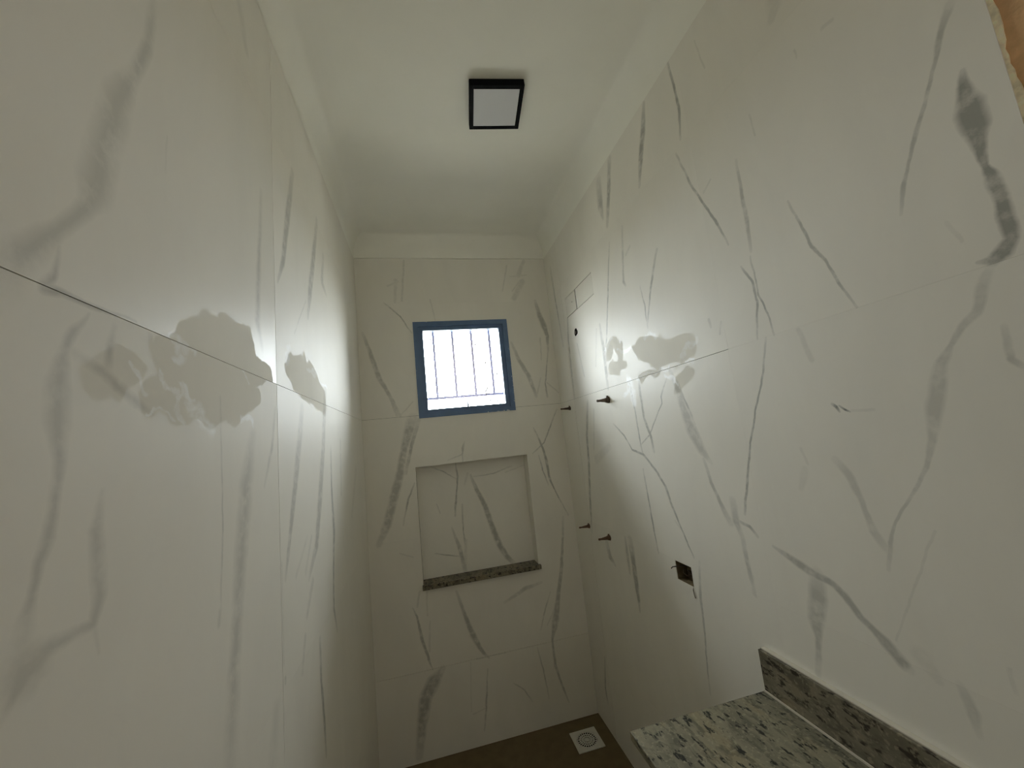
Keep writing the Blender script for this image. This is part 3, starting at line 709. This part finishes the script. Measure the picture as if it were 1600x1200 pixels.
# ------------------------------------------------------------------ floor drain
dx, dy, ds = 1.060, -0.163, 0.072
dr = empty('floor_drain', (dx, dy, 0)); tag(dr, 'pale square floor drain with a round slotted grate in the corner', 'drain')
def polar(rings, n, z, keep, b, zt=0.002):
    for i in range(len(rings) - 1):
        for k in range(n):
            if not keep(i, k): continue
            a0, a1 = 2 * math.pi * k / n, 2 * math.pi * (k + 1) / n
            P = lambda r_, a, zz: (dx + r_ * math.cos(a), dy + r_ * math.sin(a), zz)
            r0, r1 = rings[i], rings[i + 1]
            b.poly([P(r0, a0, z), P(r1, a0, z), P(r1, a1, z), P(r0, a1, z)])
            for p_, q_ in ((P(r0, a0, z), P(r1, a0, z)), (P(r1, a0, z), P(r1, a1, z)), (P(r1, a1, z), P(r0, a1, z)), (P(r0, a1, z), P(r0, a0, z))):
                b.poly([p_, q_, (q_[0], q_[1], z - zt), (p_[0], p_[1], z - zt)])
b = MB(); n = 48; rc = 0.056; zt = 0.0045
def sq(a):
    c, s = math.cos(a), math.sin(a); k = ds / max(abs(c), abs(s)); return (dx + c * k, dy + s * k)
angs = sorted({2 * math.pi * k / n for k in range(n)} | {math.pi / 4 + math.pi / 2 * k for k in range(4)})
for a0, a1 in zip(angs, angs[1:] + [angs[0] + 2 * math.pi]):
    i0 = (dx + rc * math.cos(a0), dy + rc * math.sin(a0)); i1 = (dx + rc * math.cos(a1), dy + rc * math.sin(a1)); o0, o1 = sq(a0), sq(a1)
    b.poly([(*i0, zt), (*o0, zt), (*o1, zt), (*i1, zt)])
    b.poly([(*o0, zt), (*o1, zt), (*o1, 0.0002), (*o0, 0.0002)]); b.poly([(*i0, zt), (*i1, zt), (*i1, 0.0002), (*i0, 0.0002)])
child(b.build('drain_frame', M_drain, loc=(dx, dy, 0)), dr)
b = MB()
polar([0.0, 0.010, 0.021, 0.025, 0.035, 0.039, 0.050, 0.0545], 72, 0.0036, lambda i, k: not ((i == 1 and k % 6 < 3) or (i == 3 and k % 4 < 2) or (i == 5 and k % 3 != 0)), b)
child(b.build('drain_grate', M_drain, loc=(dx, dy, 0)), dr)
child(MB().lathe([(0.0555, 0.0004), (0.0555, 0.0010)], (0, 0, 1), (dx, dy, 0), 32).build('drain_shade_disc', M_dark, loc=(dx, dy, 0)), dr)  # flat black disc stands in for the shade below the grate

# ------------------------------------------------------------------ vanity counter
cx0, cy0, cz = 0.777, -1.362, 0.872
vc = empty('vanity_counter', (1.0, -1.7, cz)); tag(vc, 'speckled grey-green granite vanity counter with upstand against the right wall', 'counter')
child(MB().box(cx0, W - .0005, -2.02, cy0, cz - 0.02, cz, 0.002).build('slab', M_granite, loc=(1.0, -1.7, cz)), vc)
child(MB().box(W - .022, W - .0005, -2.02, cy0 - .003, cz + .0005, 0.9775, 0.0015).build('upstand', M_granite2, loc=(1.19, -1.7, cz)), vc)
child(MB().box(W - .0255, W - .021, -2.02, cy0 - .003, cz + .0002, cz + .0042).build('sealant_line', M_caulk, loc=(1.18, -1.7, cz)), vc)
child(MB().box(W - .014, W - .0005, -2.02, cy0 - .003, 0.9775, 0.980).build('sealant_line', M_caulk, loc=(1.19, -1.7, cz)), vc)

# ------------------------------------------------------------------ pipe plugs
PLG = (( -0.152, 1.751, M_plug, 'dark pipe plug in the right wall, upper one nearest the back corner', .74),
       ( -0.657, 1.742, M_plug, 'largest dark pipe plug on the right wall, just under the tile joint', .98),
       ( -0.221, 1.082, M_copper, 'brown pipe plug in the right wall, lower one nearest the back corner', .74),
       ( -0.469, 1.073, M_copper, 'orange-brown pipe plug on the right wall above the open electrical box', .85))
for y, z, mt, lab, s in PLG:
    t = empty('pipe_plug', (W, y, z)); tag(t, lab, 'plug', 'capped water points on the right wall')
    fl = MB().lathe([(0.0165 * s, -0.001), (0.0165 * s, .004), (0.0150 * s, .006), (0.0135 * s, .014 * s), (0.0105 * s, .018 * s)], (-1, 0, 0), (W, y, z), 6)
    child(fl.build('flange', mt, loc=(W, y, z)), t)
    ln = 0.95 / s
    st = MB().lathe([(0.0105 * s, .015 * s), (0.0085 * s, .03 * s * ln), (0.0060 * s, .045 * s * ln), (0.0054 * s, .055 * s * ln), (0.0062 * s, .056 * s * ln), (0.0058 * s, .064 * s * ln), (0.003 * s, .065 * s * ln)], (-1, 0, 0), (W, y, z), 12)
    child(st.build('stem', mt, loc=(W, y, z)), t)
    ear = MB().box(W - .010 * s, W - .002, y - .004 * s, y + .004 * s, z + .010 * s, z + .021 * s)
    child(ear.build('tab', mt, loc=(W, y, z)), t)

# ------------------------------------------------------------------ shower outlet
so = empty('shower_outlet', (W, -0.38, 2.156)); tag(so, 'small rough dark pipe outlet high on the right wall', 'pipe outlet')
rw = random.Random(2); wob = [rw.uniform(-.15, .15) for _ in range(12)]
child(MB().lathe([(0.0215, 0.0008), (0.0205, -0.0012), (0.0120, -0.0012), (0.0115, 0.012)], (1, 0, 0), (W, -0.38, 2.156), 12, lambda k: wob[k]).build('collar', M_dark, loc=(W, -0.38, 2.156)), so)
child(MB().lathe([(0.0085, -0.005), (0.0085, 0.03)], (1, 0, 0), (W, -0.376, 2.154), 10).build('pipe_end', M_plug, loc=(W, -0.38, 2.156)), so)

# ------------------------------------------------------------------ electrical box
eb = empty('electrical_box', (W + .03, -1.047, 1.075)); tag(eb, 'open brown electrical box sunk in the right wall with loose wires', 'electrical box')
y0, y1, z0, z1 = EBX; b = MB(); t = 0.0022; e = .0006
b.box(W + .002, W + .045, y0 + e, y0 + t, z0 + e, z1 - e); b.box(W + .002, W + .045, y1 - t, y1 - e, z0 + e, z1 - e)
b.box(W + .002, W + .045, y0 + t, y1 - t, z0 + e, z0 + t); b.box(W + .002, W + .045, y0 + t, y1 - t, z1 - t, z1 - e)
b.box(W + .043, W + .046, y0 + e, y1 - e, z0 + e, z1 - e)
child(b.build('box_shell', M_box, loc=(W + .03, -1.047, 1.075)), eb)
for pts, rr, mt in (([(W + .043, -1.035, 1.085), (W + .02, -1.025, 1.092), (W - .004, -1.012, 1.090), (W - .012, -1.0, 1.086), (W - .014, -.993, 1.079)], .0019, M_wire),
                    ([(W + .043, -1.05, 1.07), (W + .02, -1.04, 1.08), (W + .012, -1.055, 1.085), (W + .02, -1.07, 1.072), (W + .03, -1.06, 1.06)], .0022, M_wire),
                    ([(W + .042, -1.06, 1.075), (W + .015, -1.045, 1.062), (W + .01, -1.03, 1.07), (W + .02, -1.02, 1.08)], .0022, M_plug),
                    ([(W + .03, -1.08, 1.05), (W + .002, -1.0885, 1.046), (W - .003, -1.0895, 1.035), (W - .0025, -1.0905, 1.018), (W - .002, -1.0935, 1.008)], .0013, M_plug)):
    child(MB().tube(pts, rr).build('wire', mt, loc=(W + .03, -1.047, 1.075)), eb)
child(MB().box(W + .028, W + .0425, -1.060, -1.026, 1.05, 1.072, .003).build('terminal_block', M_plug, loc=(W + .03, -1.047, 1.075)), eb)
